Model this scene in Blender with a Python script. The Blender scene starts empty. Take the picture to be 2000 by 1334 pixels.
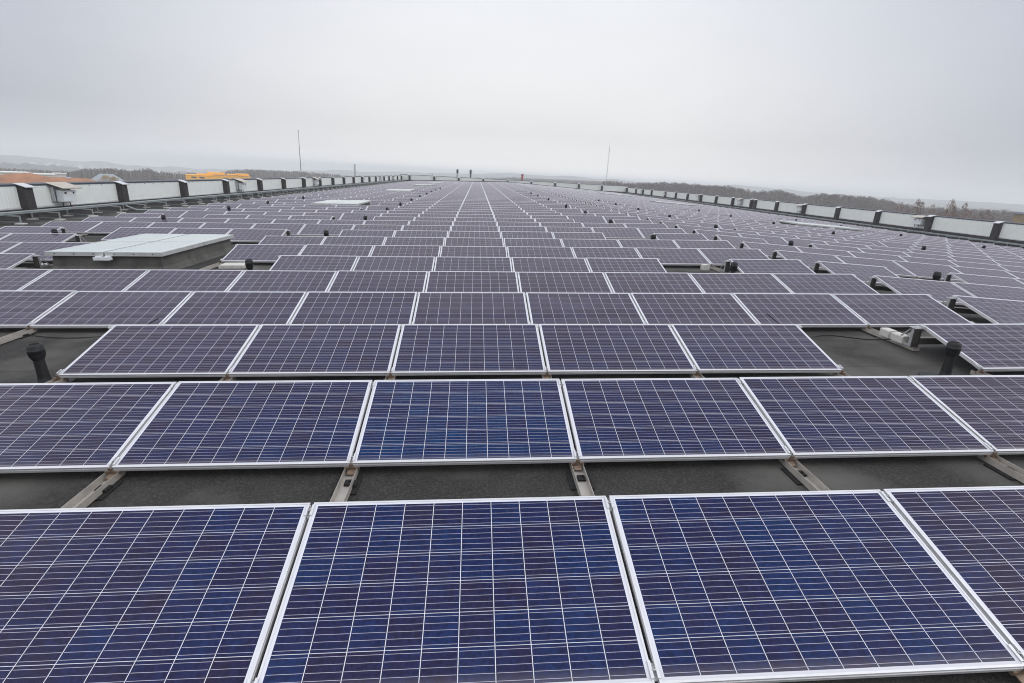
import bpy, math, random
import numpy as np
from mathutils import Vector, Matrix

sc = bpy.context.scene
col = sc.collection
rng = random.Random(7)
RAD = math.radians

# ------------------------------------------------------------------ camera
F_PX, YAW, PITCH, ROLL = 1008.41, 0.0805776, 0.3106334, 0.0541507      # focal length in pixels of a 2000 px wide frame
EYE = Vector((0.0195, -1.5706, 1.7051))
cy_, sy_, cp_, sp_ = math.cos(YAW), math.sin(YAW), math.cos(PITCH), math.sin(PITCH)
FWD = Vector((sy_ * cp_, cy_ * cp_, -sp_))
_r0 = Vector((cy_, -sy_, 0)); _u0 = _r0.cross(FWD)
RGT = _r0 * math.cos(ROLL) + _u0 * math.sin(ROLL)
UPV = _u0 * math.cos(ROLL) - _r0 * math.sin(ROLL)
cd = bpy.data.cameras.new("camera"); cam = bpy.data.objects.new("camera", cd); col.objects.link(cam)
m3 = Matrix((RGT, UPV, -FWD)).transposed()
cam.matrix_world = Matrix.Translation(EYE) @ m3.to_4x4()
cd.sensor_width = 36.0; cd.lens = F_PX / 2000 * 36.0
cd.clip_start = 0.05; cd.clip_end = 30000
sc.camera = cam

# ------------------------------------------------------------------ world, sun, exposure
SUN_EL, SUN_AZ = RAD(52), RAD(112)
w = bpy.data.worlds.new("World"); sc.world = w; w.use_nodes = True
nt = w.node_tree; nt.nodes.clear()
def wn(t, **k):
    n = nt.nodes.new(t)
    for a, b in k.items(): setattr(n, a, b)
    return n
def wmath(op, a, b=None, c=None):
    n = wn('ShaderNodeMath', operation=op)
    for i, x in enumerate((a, b, c)):
        if x is None: continue
        if isinstance(x, (int, float)): n.inputs[i].default_value = x
        else: nt.links.new(x, n.inputs[i])
    return n.outputs[0]
tc = wn('ShaderNodeTexCoord'); sep = wn('ShaderNodeSeparateXYZ'); nt.links.new(tc.outputs['Generated'], sep.inputs[0])
X_, Y_, Z_ = sep.outputs
ramp = wn('ShaderNodeValToRGB'); cr = ramp.color_ramp
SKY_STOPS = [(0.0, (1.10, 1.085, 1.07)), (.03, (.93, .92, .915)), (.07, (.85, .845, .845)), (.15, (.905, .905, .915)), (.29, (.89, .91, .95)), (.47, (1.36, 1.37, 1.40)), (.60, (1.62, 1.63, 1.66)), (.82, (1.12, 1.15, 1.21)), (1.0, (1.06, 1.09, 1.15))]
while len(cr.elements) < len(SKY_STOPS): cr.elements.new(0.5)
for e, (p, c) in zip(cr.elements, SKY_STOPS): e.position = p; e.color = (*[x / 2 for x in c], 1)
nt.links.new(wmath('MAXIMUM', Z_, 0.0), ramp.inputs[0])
# broad cloud noise along the horizon; sky painted darker off-centre, mostly copying lens vignetting
mp = wn('ShaderNodeMapping'); mp.inputs['Scale'].default_value = (1.3, 1.3, 3.6); nt.links.new(tc.outputs['Generated'], mp.inputs[0])
ns = wn('ShaderNodeTexNoise'); ns.inputs['Scale'].default_value = 1.7; ns.inputs['Detail'].default_value = 4; ns.inputs['Roughness'].default_value = .5
nt.links.new(mp.outputs[0], ns.inputs['Vector'])
cloud = wmath('MULTIPLY_ADD', ns.outputs[0], .15, .925)
CE, CA = RAD(9), RAD(5)                                   # brightest cloud low ahead; also the centre of the painted vignette
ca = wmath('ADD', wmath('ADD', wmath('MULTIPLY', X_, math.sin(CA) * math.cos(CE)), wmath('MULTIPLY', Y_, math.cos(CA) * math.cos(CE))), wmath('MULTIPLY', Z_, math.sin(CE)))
vignette_fill = wn('ShaderNodeValToRGB'); be = vignette_fill.color_ramp
VIGNETTE_FILL = [(0.0, (.72, .73, .76)), (.25, (.95, .96, .98)), (.50, (1.55, 1.55, 1.55)), (.64, (1.25, 1.25, 1.27)), (.77, (.56, .58, .64)), (.835, (.55, .58, .66)), (.885, (.645, .67, .73)), (.95, (.85, .86, .89)), (.985, (.97, .97, .975)), (1.0, (1.0, 1.0, 1.0))]  # edges in view dimmed as vignette; unseen side sky brightened to light parapets
while len(be.elements) < len(VIGNETTE_FILL): be.elements.new(.5)
for e, (p, c) in zip(be.elements, VIGNETTE_FILL): e.position = p; e.color = (*[x / 2 for x in c], 1)
nt.links.new(wmath('MULTIPLY_ADD', ca, .5, .5), vignette_fill.inputs[0])
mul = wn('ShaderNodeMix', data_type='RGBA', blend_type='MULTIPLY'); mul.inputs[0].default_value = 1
nt.links.new(ramp.outputs[0], mul.inputs[6]); nt.links.new(vignette_fill.outputs[0], mul.inputs[7])
sky = wn('ShaderNodeTexSky', sky_type='NISHITA'); sky.sun_disc = False; sky.sun_elevation = SUN_EL; sky.sun_rotation = SUN_AZ
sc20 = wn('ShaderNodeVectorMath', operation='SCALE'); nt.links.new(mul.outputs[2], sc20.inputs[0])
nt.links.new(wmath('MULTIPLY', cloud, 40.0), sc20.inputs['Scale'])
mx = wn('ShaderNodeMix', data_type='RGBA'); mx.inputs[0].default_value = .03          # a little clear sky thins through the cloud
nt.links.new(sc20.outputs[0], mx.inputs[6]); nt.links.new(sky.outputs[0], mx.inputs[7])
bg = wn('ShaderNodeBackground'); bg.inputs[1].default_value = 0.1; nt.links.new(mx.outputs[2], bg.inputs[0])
wo = wn('ShaderNodeOutputWorld'); nt.links.new(bg.outputs[0], wo.inputs[0])

sd = bpy.data.lights.new("sun", 'SUN'); sd.energy = 0.6; sd.angle = RAD(35); sd.color = (1, .97, .93)
so = bpy.data.objects.new("sun", sd); col.objects.link(so)
sdir = Vector((math.sin(SUN_AZ) * math.cos(SUN_EL), math.cos(SUN_AZ) * math.cos(SUN_EL), math.sin(SUN_EL)))
so.rotation_euler = sdir.to_track_quat('Z', 'Y').to_euler(); so.location = (0, 0, 60)
sc.view_settings.view_transform = 'Standard'; sc.view_settings.look = 'None'
sc.view_settings.exposure = 0; sc.view_settings.gamma = 1; sc.view_settings.use_curve_mapping = False
sc.cycles.filter_width = 1.05; sc.cycles.max_bounces = 6; sc.cycles.diffuse_bounces = 3; sc.cycles.glossy_bounces = 3
sc.cycles.volume_bounces = 1; sc.cycles.transparent_max_bounces = 6; sc.cycles.caustics_reflective = False

# ------------------------------------------------------------------ helpers
def tag(o, label=None, cat=None, group=None, kind=None):
    if label: o['label'] = label
    if cat: o['category'] = cat
    if group: o['group'] = group
    if kind: o['kind'] = kind
    return o
class MB:
    """collects shapes and links them as ONE mesh object"""
    def __init__(s): s.v = []; s.f = []; s.mi = []; s.uv = {}
    def add(s, vs, fs, mi=0, M=None):
        b = len(s.v)
        s.v += [tuple(M @ Vector(p)) if M else tuple(p) for p in vs]
        s.f += [tuple(b + i for i in f) for f in fs]; s.mi += [mi] * len(fs)
    def box(s, x0, x1, y0, y1, z0, z1, mi=0, M=None):
        vs = [(x, y, z) for z in (z0, z1) for y in (y0, y1) for x in (x0, x1)]
        s.add(vs, [(0, 2, 3, 1), (4, 5, 7, 6), (0, 1, 5, 4), (2, 6, 7, 3), (0, 4, 6, 2), (1, 3, 7, 5)], mi, M)
    def prism(s, poly, ax, a0, a1, mi=0, M=None):
        """poly: (p,q) points; extruded along axis ax (0 x,1 y,2 z)"""
        def P(p, q, a): return ((a, p, q), (p, a, q), (p, q, a))[ax]
        n = len(poly); vs = [P(p, q, a0) for p, q in poly] + [P(p, q, a1) for p, q in poly]
        fs = [tuple(range(n))[::-1], tuple(range(n, 2 * n))] + [(i, (i + 1) % n, n + (i + 1) % n, n + i) for i in range(n)]
        s.add(vs, fs, mi, M)
    def lathe(s, prof, n=20, mi=0, M=None, c=(0, 0)):
        vs = []; fs = []
        for r, z in prof:
            for k in range(n):
                a = 2 * math.pi * k / n; vs.append((c[0] + r * math.cos(a), c[1] + r * math.sin(a), z))
        for j in range(len(prof) - 1):
            for k in range(n):
                fs.append((j * n + k, j * n + (k + 1) % n, (j + 1) * n + (k + 1) % n, (j + 1) * n + k))
        fs.append(tuple(range(n))[::-1]); b = (len(prof) - 1) * n; fs.append(tuple(range(b, b + n)))
        s.add(vs, fs, mi, M)
    def tube(s, pts, rad, n=8, mi=0):
        """tapered tube through pts with a radius per point"""
        pts = [Vector(p) for p in pts]; vs = []; fs = []
        for i, p in enumerate(pts):
            d = (pts[min(i + 1, len(pts) - 1)] - pts[max(i - 1, 0)]).normalized()
            a = d.orthogonal().normalized(); b = d.cross(a)
            r = rad[i] if isinstance(rad, (list, tuple)) else rad
            for k in range(n):
                t = 2 * math.pi * k / n; vs.append(tuple(p + (a * math.cos(t) + b * math.sin(t)) * r))
        for i in range(len(pts) - 1):
            for k in range(n):
                fs.append((i * n + k, i * n + (k + 1) % n, (i + 1) * n + (k + 1) % n, (i + 1) * n + k))
        fs.append(tuple(range(n))[::-1]); b = (len(pts) - 1) * n; fs.append(tuple(range(b, b + n)))
        s.add(vs, fs, mi)
    def build(s, name, mats, parent=None, smooth=False, M=None):
        me = bpy.data.meshes.new(name); me.from_pydata(s.v, [], s.f)
        for m in (mats if isinstance(mats, (list, tuple)) else [mats]): me.materials.append(m)
        me.polygons.foreach_set('material_index', s.mi)
        if smooth:
            me.polygons.foreach_set('use_smooth', [True] * len(me.polygons))
            try: me.set_sharp_from_angle(angle=RAD(40))
            except Exception: pass
        me.update()
        o = bpy.data.objects.new(name, me); col.objects.link(o)
        if parent: o.parent = parent
        if M is not None: o.matrix_basis = M
        return o
def empty(name, M=None):
    o = bpy.data.objects.new(name, None); col.objects.link(o); o.empty_display_size = .2
    if M is not None: o.matrix_basis = M
    return o
def copy_tree(o, parent=None):
    c = o.copy(); col.objects.link(c)
    if parent: c.parent = parent
    for ch in o.children: copy_tree(ch, c)
    return c
ORD = "zeroth first second third fourth fifth sixth seventh eighth ninth tenth eleventh twelfth thirteenth fourteenth fifteenth sixteenth seventeenth eighteenth nineteenth twentieth".split()
TENS = {2: 'twenty', 3: 'thirty', 4: 'forty', 5: 'fifty', 6: 'sixty'}
def nth(n):
    if n < len(ORD): return ORD[n]
    return TENS[n // 10].replace('ty', 'tieth') if n % 10 == 0 else TENS[n // 10] + '-' + ORD[n % 10]

# ------------------------------------------------------------------ materials
def mat(name, base, rough=.6, metal=0., spec=.5, var=0., vscale=8., bump=0., bscale=40., tint2=None, sheen=0.):
    m = bpy.data.materials.new(name); m.use_nodes = True
    t = m.node_tree; b = t.nodes['Principled BSDF']
    b.inputs['Roughness'].default_value = rough; b.inputs['Metallic'].default_value = metal
    b.inputs['Specular IOR Level'].default_value = spec
    if sheen: b.inputs['Sheen Weight'].default_value = sheen
    co = t.nodes.new('ShaderNodeTexCoord')
    c2 = tint2 or tuple(x * (1 - var) for x in base)
    c1 = base if tint2 else tuple(min(1, x * (1 + var)) for x in base)
    n = t.nodes.new('ShaderNodeTexNoise'); n.inputs['Scale'].default_value = vscale; n.inputs['Detail'].default_value = 5; n.inputs['Roughness'].default_value = .62
    t.links.new(co.outputs['Object'], n.inputs['Vector'])
    mr = t.nodes.new('ShaderNodeMapRange'); mr.inputs[1].default_value = .32; mr.inputs[2].default_value = .68
    t.links.new(n.outputs[0], mr.inputs[0])
    mixn = t.nodes.new('ShaderNodeMix'); mixn.data_type = 'RGBA'
    mixn.inputs[6].default_value = (*c1, 1); mixn.inputs[7].default_value = (*c2, 1)
    t.links.new(mr.outputs[0], mixn.inputs[0]); t.links.new(mixn.outputs[2], b.inputs['Base Color'])
    if bump:
        n2 = t.nodes.new('ShaderNodeTexNoise'); n2.inputs['Scale'].default_value = bscale; n2.inputs['Detail'].default_value = 3
        t.links.new(co.outputs['Object'], n2.inputs['Vector'])
        bp = t.nodes.new('ShaderNodeBump'); bp.inputs['Strength'].default_value = bump; bp.inputs['Distance'].default_value = .02
        t.links.new(n2.outputs[0], bp.inputs['Height']); t.links.new(bp.outputs[0], b.inputs['Normal'])
    return m
ALU = mat('anodised_aluminium', (.59, .59, .61), .42, .25, .5, .05, 14, .05, 90)
GALV = mat('galvanised_steel', (.42, .43, .44), .5, .5, .5, .16, 10, .08, 60)
BEIGE = mat('dusty_steel_channel', (.46, .43, .395), .5, .35, .4, .14, 7, .05, 60)
RUST = mat('stained_steel', (.22, .16, .12), .6, .3, .4, .3, 30)
BLACKP = mat('black_plastic', (.012, .012, .014), .55, 0, .35, .25, 20, .08, 60)
RUBBER = mat('black_rubber', (.015, .015, .015), .8, 0, .3, .2, 20)
CONC = mat('pale_concrete', (.50, .49, .46), .85, 0, .3, .14, 18, .3, 80)
BACK = mat('white_backsheet', (.72, .72, .74), .6, 0, .4, .03, 8)
BROWN = mat('dark_bitumen_cladding', (.040, .036, .037), .8, 0, .3, .25, 9, .25, 120)
UPST = mat('bitumen_upstand', (.030, .028, .029), .85, 0, .3, .35, 4, .3, 100)
COPE = mat('slate_coping', (.055, .065, .085), .45, .3, .5, .12, 3)
CAPM = mat('pale_sheet_cap', (.58, .59, .61), .4, .35, .5, .06, 6)
CANOPY = mat('dull_sheet_canopy', (.46, .42, .36), .5, .4, .5, .10, 6)
CABI = mat('light_grey_enamel', (.66, .68, .71), .4, 0, .5, .03, 6)
DARKG = mat('dark_glass', (.01, .012, .016), .2, 0, .5, .05, 6)
PAPER = mat('white_plate', (.8, .8, .8), .6, 0, .4, .02, 6)
REDP = mat('red_paint', (.34, .045, .04), .6, 0, .4, .12, 3)
STACKM = mat('dark_grey_steel', (.055, .058, .058), .6, .3, .4, .2, 6)
POLE = mat('grey_pole', (.22, .20, .19), .55, .3, .4, .1, 4)
TRAY = mat('weathered_zinc', (.30, .335, .34), .5, .4, .5, .14, 5, .05, 50)
LIDM = mat('opal_skylight_sheet', (.47, .52, .515), .22, 0, .5, .04, 3)
LIDE = mat('skylight_edge', (.52, .53, .53), .4, .35, .5, .10, 8)
FACADE = mat('facade_sheet', (.5, .5, .5), .5, .2, .4, .05, 2)

def panel_wall_mat():
    m = mat('white_ribbed_sheet', (.73, .755, .735), .55, 0, .4, .04, 1.6)
    t = m.node_tree; b = t.nodes['Principled BSDF']; co = t.nodes['Texture Coordinate']
    sp = t.nodes.new('ShaderNodeSeparateXYZ'); t.links.new(co.outputs['Object'], sp.inputs[0])
    a = t.nodes.new('ShaderNodeMath'); a.operation = 'ADD'; t.links.new(sp.outputs[0], a.inputs[0]); t.links.new(sp.outputs[1], a.inputs[1])
    k = t.nodes.new('ShaderNodeMath'); k.operation = 'MULTIPLY'; t.links.new(a.outputs[0], k.inputs[0]); k.inputs[1].default_value = 2 * math.pi / .33
    s = t.nodes.new('ShaderNodeMath'); s.operation = 'SINE'; t.links.new(k.outputs[0], s.inputs[0])
    p = t.nodes.new('ShaderNodeMath'); p.operation = 'POWER'; t.links.new(s.outputs[0], p.inputs[0]); p.inputs[1].default_value = 8
    bp = t.nodes.new('ShaderNodeBump'); bp.inputs['Strength'].default_value = .35; bp.inputs['Distance'].default_value = .02
    t.links.new(p.outputs[0], bp.inputs['Height']); t.links.new(bp.outputs[0], b.inputs['Normal'])
    return m
WHITEW = panel_wall_mat()

def cell_mat():
    m = bpy.data.materials.new('polycrystalline_cells'); m.use_nodes = True
    t = m.node_tree; b = t.nodes['Principled BSDF']; L = t.links.new
    def N(ty, **k):
        n = t.nodes.new(ty)
        for a, v in k.items(): setattr(n, a, v)
        return n
    def M(op, a, bb=None, c=None):
        n = N('ShaderNodeMath', operation=op)
        for i, x in enumerate((a, bb, c)):
            if x is None: continue
            if isinstance(x, (int, float)): n.inputs[i].default_value = x
            else: L(x, n.inputs[i])
        return n.outputs[0]
    uv = N('ShaderNodeUVMap'); uv.uv_map = 'metres'
    s = N('ShaderNodeSeparateXYZ'); L(uv.outputs[0], s.inputs[0]); x, y = s.outputs[0], s.outputs[1]
    mx, my = .015, .013; cw = (1.628 - 2 * mx) / 10; ch = (.970 - 2 * my) / 6
    a = M('DIVIDE', M('SUBTRACT', x, mx), cw); c = M('DIVIDE', M('SUBTRACT', y, my), ch)
    fa, fc = M('FRACT', a), M('FRACT', c)
    da = M('MULTIPLY', M('MINIMUM', fa, M('SUBTRACT', 1.0, fa)), cw); dc = M('MULTIPLY', M('MINIMUM', fc, M('SUBTRACT', 1.0, fc)), ch)
    gap = M('MAXIMUM', M('LESS_THAN', da, .0017), M('LESS_THAN', dc, .0012))
    out = M('MAXIMUM', M('MAXIMUM', M('LESS_THAN', a, .0), M('GREATER_THAN', a, 10.)), M('MAXIMUM', M('LESS_THAN', c, .0), M('GREATER_THAN', c, 6.)))
    white = M('MAXIMUM', gap, out)
    bb = M('FRACT', M('MULTIPLY', fc, 5.0)); db = M('MULTIPLY', M('ABSOLUTE', M('SUBTRACT', bb, .5)), ch / 5)
    bus = M('MULTIPLY', M('LESS_THAN', db, .00078), M('GREATER_THAN', da, .0045))
    geo = N('ShaderNodeNewGeometry'); oi = N('ShaderNodeObjectInfo')
    rnd = M('FRACT', M('ADD', M('MULTIPLY', geo.outputs['Random Per Island'], 7.13), M('MULTIPLY', oi.outputs['Random'], 3.77)))
    cv = N('ShaderNodeCombineXYZ'); L(M('FLOOR', a), cv.inputs[0]); L(M('FLOOR', c), cv.inputs[1]); L(M('MULTIPLY', rnd, 91.7), cv.inputs[2])
    wn_ = N('ShaderNodeTexWhiteNoise', noise_dimensions='3D'); L(cv.outputs[0], wn_.inputs[0])
    # crystal grain inside each cell
    off = N('ShaderNodeVectorMath', operation='ADD'); L(uv.outputs[0], off.inputs[0])
    cv2 = N('ShaderNodeCombineXYZ'); L(M('MULTIPLY', rnd, 13.), cv2.inputs[0]); L(M('MULTIPLY', rnd, 29.), cv2.inputs[1]); L(cv2.outputs[0], off.inputs[1])
    vo = N('ShaderNodeTexVoronoi', feature='F1'); vo.inputs['Scale'].default_value = 70; L(off.outputs[0], vo.inputs['Vector'])
    gs = N('ShaderNodeSeparateColor'); L(vo.outputs['Color'], gs.inputs[0])
    no = N('ShaderNodeTexNoise'); no.inputs['Scale'].default_value = 11; no.inputs['Detail'].default_value = 3; L(off.outputs[0], no.inputs['Vector'])
    # blue / violet by cell, by panel, by patch
    f = M('ADD', M('MULTIPLY_ADD', wn_.outputs[0], .42, .16), M('ADD', M('MULTIPLY', rnd, .40), M('MULTIPLY', M('SUBTRACT', no.outputs[0], .5), .75)))
    r = N('ShaderNodeValToRGB'); L(f, r.inputs[0]); e = r.color_ramp.elements
    stops = [(.0, (.0165, .0115, .032)), (.33, (.0115, .0125, .046)), (.62, (.0070, .0160, .064)), (.88, (.0045, .0200, .076)), (1.0, (.0038, .0280, .088))]
    while len(e) < len(stops): e.new(.5)
    for q, (p, cc) in zip(e, stops): q.position = p; q.color = (*cc, 1)
    gr = N('ShaderNodeVectorMath', operation='SCALE'); L(r.outputs[0], gr.inputs[0]); L(M('MULTIPLY_ADD', gs.outputs[0], .55, .78), gr.inputs['Scale'])
    # the nitride coat of the cells turns from blue to a brownish violet at flat angles, as thin films do
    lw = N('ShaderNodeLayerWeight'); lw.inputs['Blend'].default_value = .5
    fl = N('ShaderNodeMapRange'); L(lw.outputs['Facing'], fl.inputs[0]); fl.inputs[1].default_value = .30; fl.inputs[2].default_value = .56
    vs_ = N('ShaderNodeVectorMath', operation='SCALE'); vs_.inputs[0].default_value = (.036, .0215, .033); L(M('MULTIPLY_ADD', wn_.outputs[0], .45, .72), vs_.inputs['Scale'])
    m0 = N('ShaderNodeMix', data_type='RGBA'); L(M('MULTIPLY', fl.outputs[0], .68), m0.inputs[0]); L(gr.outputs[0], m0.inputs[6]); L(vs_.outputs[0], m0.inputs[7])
    m1 = N('ShaderNodeMix', data_type='RGBA'); L(bus, m1.inputs[0]); L(m0.outputs[2], m1.inputs[6]); m1.inputs[7].default_value = (.48, .47, .56, 1)
    m2 = N('ShaderNodeMix', data_type='RGBA'); L(white, m2.inputs[0]); L(m1.outputs[2], m2.inputs[6]); m2.inputs[7].default_value = (.58, .59, .65, 1)
    # faint dust film, thicker along the lower edge where rain leaves it
    dn = N('ShaderNodeTexNoise'); dn.inputs['Scale'].default_value = 3.0; dn.inputs['Detail'].default_value = 6; L(off.outputs[0], dn.inputs['Vector'])
    low = N('ShaderNodeMapRange'); L(y, low.inputs[0]); low.inputs[1].default_value = 0; low.inputs[2].default_value = .07; low.inputs[3].default_value = .30; low.inputs[4].default_value = 0
    dust = M('MULTIPLY', M('ADD', low.outputs[0], M('MULTIPLY', M('POWER', dn.outputs[0], 3.0), .07)), .7)
    m4 = N('ShaderNodeMix', data_type='RGBA'); L(dust, m4.inputs[0]); L(m2.outputs[2], m4.inputs[6]); m4.inputs[7].default_value = (.34, .30, .27, 1)
    L(m4.outputs[2], b.inputs['Base Color'])
    b.inputs['Roughness'].default_value = .16; b.inputs['Specular IOR Level'].default_value = .13
    b.inputs['Sheen Weight'].default_value = 1.0; b.inputs['Sheen Roughness'].default_value = .225; b.inputs['Sheen Tint'].default_value = (1.0, .79, .80, 1); b.inputs['Specular Tint'].default_value = (1.0, .86, .86, 1)
    return m
CELLS = cell_mat()

def roof_mat():
    m = mat('roof_felt', (.033, .032, .031), .92, 0, .25, 0, 2.2, .5, 150, tint2=(.020, .0195, .019))
    t = m.node_tree; b = t.nodes['Principled BSDF']; L = t.links.new; co = t.nodes['Texture Coordinate']
    base = b.inputs['Base Color'].links[0].from_socket
    sp = t.nodes.new('ShaderNodeTexNoise'); sp.inputs['Scale'].default_value = 55; sp.inputs['Detail'].default_value = 6; sp.inputs['Roughness'].default_value = .8; L(co.outputs['Object'], sp.inputs['Vector'])
    mr = t.nodes.new('ShaderNodeMapRange'); L(sp.outputs[0], mr.inputs[0]); mr.inputs[1].default_value = .46; mr.inputs[2].default_value = .70; mr.inputs[4].default_value = .75
    m1 = t.nodes.new('ShaderNodeMix'); m1.data_type = 'RGBA'; L(mr.outputs[0], m1.inputs[0]); L(base, m1.inputs[6]); m1.inputs[7].default_value = (.10, .096, .088, 1)
    # dried silt patches
    n2 = t.nodes.new('ShaderNodeTexNoise'); n2.inputs['Scale'].default_value = .85; n2.inputs['Detail'].default_value = 4; L(co.outputs['Object'], n2.inputs['Vector'])
    m2r = t.nodes.new('ShaderNodeMapRange'); L(n2.outputs[0], m2r.inputs[0]); m2r.inputs[1].default_value = .46; m2r.inputs[2].default_value = .66; m2r.inputs[4].default_value = .9
    m2 = t.nodes.new('ShaderNodeMix'); m2.data_type = 'RGBA'; L(m2r.outputs[0], m2.inputs[0]); L(m1.outputs[2], m2.inputs[6]); m2.inputs[7].default_value = (.105, .101, .094, 1)
    sx = t.nodes.new('ShaderNodeSeparateXYZ'); L(co.outputs['Object'], sx.inputs[0])
    wob = t.nodes.new('ShaderNodeTexNoise'); wob.inputs['Scale'].default_value = .8; L(co.outputs['Object'], wob.inputs['Vector'])
    ad = t.nodes.new('ShaderNodeMath'); ad.operation = 'MULTIPLY_ADD'; L(wob.outputs[0], ad.inputs[0]); ad.inputs[1].default_value = .05; L(sx.outputs[1], ad.inputs[2])
    fr = t.nodes.new('ShaderNodeMath'); fr.operation = 'FRACT'; L(ad.outputs[0], fr.inputs[0])
    lap = t.nodes.new('ShaderNodeMapRange'); L(fr.outputs[0], lap.inputs[0]); lap.inputs[1].default_value = .0; lap.inputs[2].default_value = .022; lap.inputs[3].default_value = .75; lap.inputs[4].default_value = 0
    m3_ = t.nodes.new('ShaderNodeMix'); m3_.data_type = 'RGBA'; L(lap.outputs[0], m3_.inputs[0]); L(m2.outputs[2], m3_.inputs[6]); m3_.inputs[7].default_value = (.010, .010, .010, 1)
    L(m3_.outputs[2], b.inputs['Base Color'])
    return m
ROOFM = roof_mat()

# ------------------------------------------------------------------ the roof
P, SL, TILT, PITCH_R = 1.67, .992, .2642, 1.7971        # panel spacing, panel depth, panel tilt, row spacing
BL, BR, XR = .03395, .042, 7.65                          # roof fall to either side of the ridge
WL, WR, D, Y0 = 18.626, 38.045, 132.83, -16.0
RX0, NROW, HRAIL = 7.944, 69, .11
def zb(x):                                               # height of the lower panel edges
    return BL * (x - 9.3) if x < XR else BL * (XR - 9.3) - BR * (x - XR)
def zroof(x): return zb(x) - HRAIL
def roofM(x, y, dz=0.):
    """frame lying in the roof at (x, y)"""
    s = BL if x < XR else -BR
    ex = Vector((1, 0, s)).normalized(); ey = Vector((0, 1, 0)); ez = ex.cross(ey)
    R = Matrix((ex, ey, ez)).transposed().to_4x4()
    return Matrix.Translation((x, y, zroof(x) + dz)) @ R
b = MB()
xs = [-WL, XR, WR]; zz = [zroof(x) for x in xs]
b.add([(xs[0], Y0, zz[0]), (xs[1], Y0, zz[1]), (xs[2], Y0, zz[2]), (xs[0], D, zz[0]), (xs[1], D, zz[1]), (xs[2], D, zz[2])] +
      [(xs[0], Y0, zz[0] - .3), (xs[1], Y0, zz[1] - .3), (xs[2], Y0, zz[2] - .3), (xs[0], D, zz[0] - .3), (xs[1], D, zz[1] - .3), (xs[2], D, zz[2] - .3)],
      [(0, 1, 4, 3), (1, 2, 5, 4), (6, 9, 10, 7), (7, 10, 11, 8), (0, 6, 7, 1), (1, 7, 8, 2)])
roof = b.build('roof', ROOFM); tag(roof, 'dark felted roof falling gently to both sides under the solar panels', 'roof', kind='structure')

# ------------------------------------------------------------------ parapet walls
def parapet(name, label, org, d, n, length, pillars, ztop, zfoot, zbot, wide=()):
    """org at s=0 on the wall face; d along, n inward; zfoot(s) roof height, zbot(s) lower edge of the white sheets"""
    root = empty(name, Matrix.Translation((org[0], org[1], 0)) @ Matrix((Vector(d), Vector(n), Vector((0, 0, 1)))).transposed().to_4x4())
    tag(root, label, 'parapet wall')
    flip = Vector(d).cross(Vector(n)).z < 0
    def bd(mb, nm, mt, par, **k):
        if flip: mb.f = [f[::-1] for f in mb.f]
        return mb.build(nm, mt, par, **k)
    seg = sorted([0] + list(pillars) + [length])
    nS = 24
    u = MB()                                                            # felt upstand between roof and sheets
    ss = [length * i / nS for i in range(nS + 1)]
    for a, c in zip(ss[:-1], ss[1:]):
        vs = []
        for s_ in (a, c): vs += [(s_, .0, zbot(s_) - .02), (s_, .10, zbot(s_) - .02), (s_, .13, zbot(s_) - .12), (s_, .20, zfoot(s_) + .12), (s_, .34, zfoot(s_) - .01), (s_, 0, zfoot(s_) - .01)]
        u.add(vs, [(i, (i + 1) % 6, 6 + (i + 1) % 6, 6 + i) for i in range(6)])
    bd(u, 'upstand', UPST, root)
    c = MB(); c.prism([(-.32, ztop - .07), (-.32, ztop), (-.29, ztop + .025), (.075, ztop), (.075, ztop - .07), (.06, ztop - .07), (.06, ztop - .03), (-.30, ztop - .03), (-.30, ztop - .07)], 0, -.1, length + .1)
    bd(c, 'coping', COPE, root)
    f = MB(); f.box(-.1, length + .1, -.28, -.005, -13.9, ztop - .032); bd(f, 'facade', FACADE, root)
    for a, e in zip(seg[:-1], seg[1:]):
        if e - a < 1.0: continue
        s0, s1 = a + .22, e - .22
        p = MB()
        vs = []
        for s_ in (s0, s1): vs += [(s_, .0, zbot(s_)), (s_, .055, zbot(s_)), (s_, .055, ztop - .075), (s_, .0, ztop - .075)]
        p.add(vs, [(i, (i + 1) % 4, 4 + (i + 1) % 4, 4 + i) for i in range(4)] + [(3, 2, 1, 0), (4, 5, 6, 7)])
        sh = bd(p, 'infill_sheet', WHITEW, root)
        t_ = MB(); vs = []
        for s_ in (s0 + .002, s1 - .002): vs += [(s_, .056, zbot(s_) - .015), (s_, .085, zbot(s_) - .03), (s_, .085, zbot(s_) + .02), (s_, .056, zbot(s_) + .055)]
        t_.add(vs, [(i, (i + 1) % 4, 4 + (i + 1) % 4, 4 + i) for i in range(4)] + [(3, 2, 1, 0), (4, 5, 6, 7)])
        for k in range(int((s1 - s0) / .85)):                           # fixings under the coping
            q = s0 + .3 + k * .85; t_.box(q - .02, q + .02, .056, .07, ztop - .135, ztop - .105, 1)
        bd(t_, 'drip_trim', [LIDE, STACKM], sh)
    for s_ in pillars:
        hw = .46 if s_ in wide else .21
        p = MB(); zf = zfoot(s_) - .02
        p.prism([(.002, ztop - .03), (.34, ztop - .13), (.36, zf + .10), (.42, zf), (.002, zf)], 0, s_ - hw, s_ + hw)
        po = bd(p, 'pillar', BROWN, root)
        k = MB(); k.prism([(-.02, ztop + .045), (.43, ztop - .085), (.43, ztop - .125), (.418, ztop - .125), (.418, ztop - .097), (-.02, ztop + .030)], 0, s_ - hw - .06, s_ + hw + .06)
        bd(k, 'cap', CAPM, po)
    return root
ZT = .335
left_pill = [21.7, 27.75, 33.7, 39.5, 45.75, 51.45, 57.5, 63.4, 69.2, 75.0, 81.0, 87.0, 92.9, 98.8, 107.7, 113.8, 119.8, 125.8, 15.8, 9.8, 3.8, -2.2]
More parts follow.
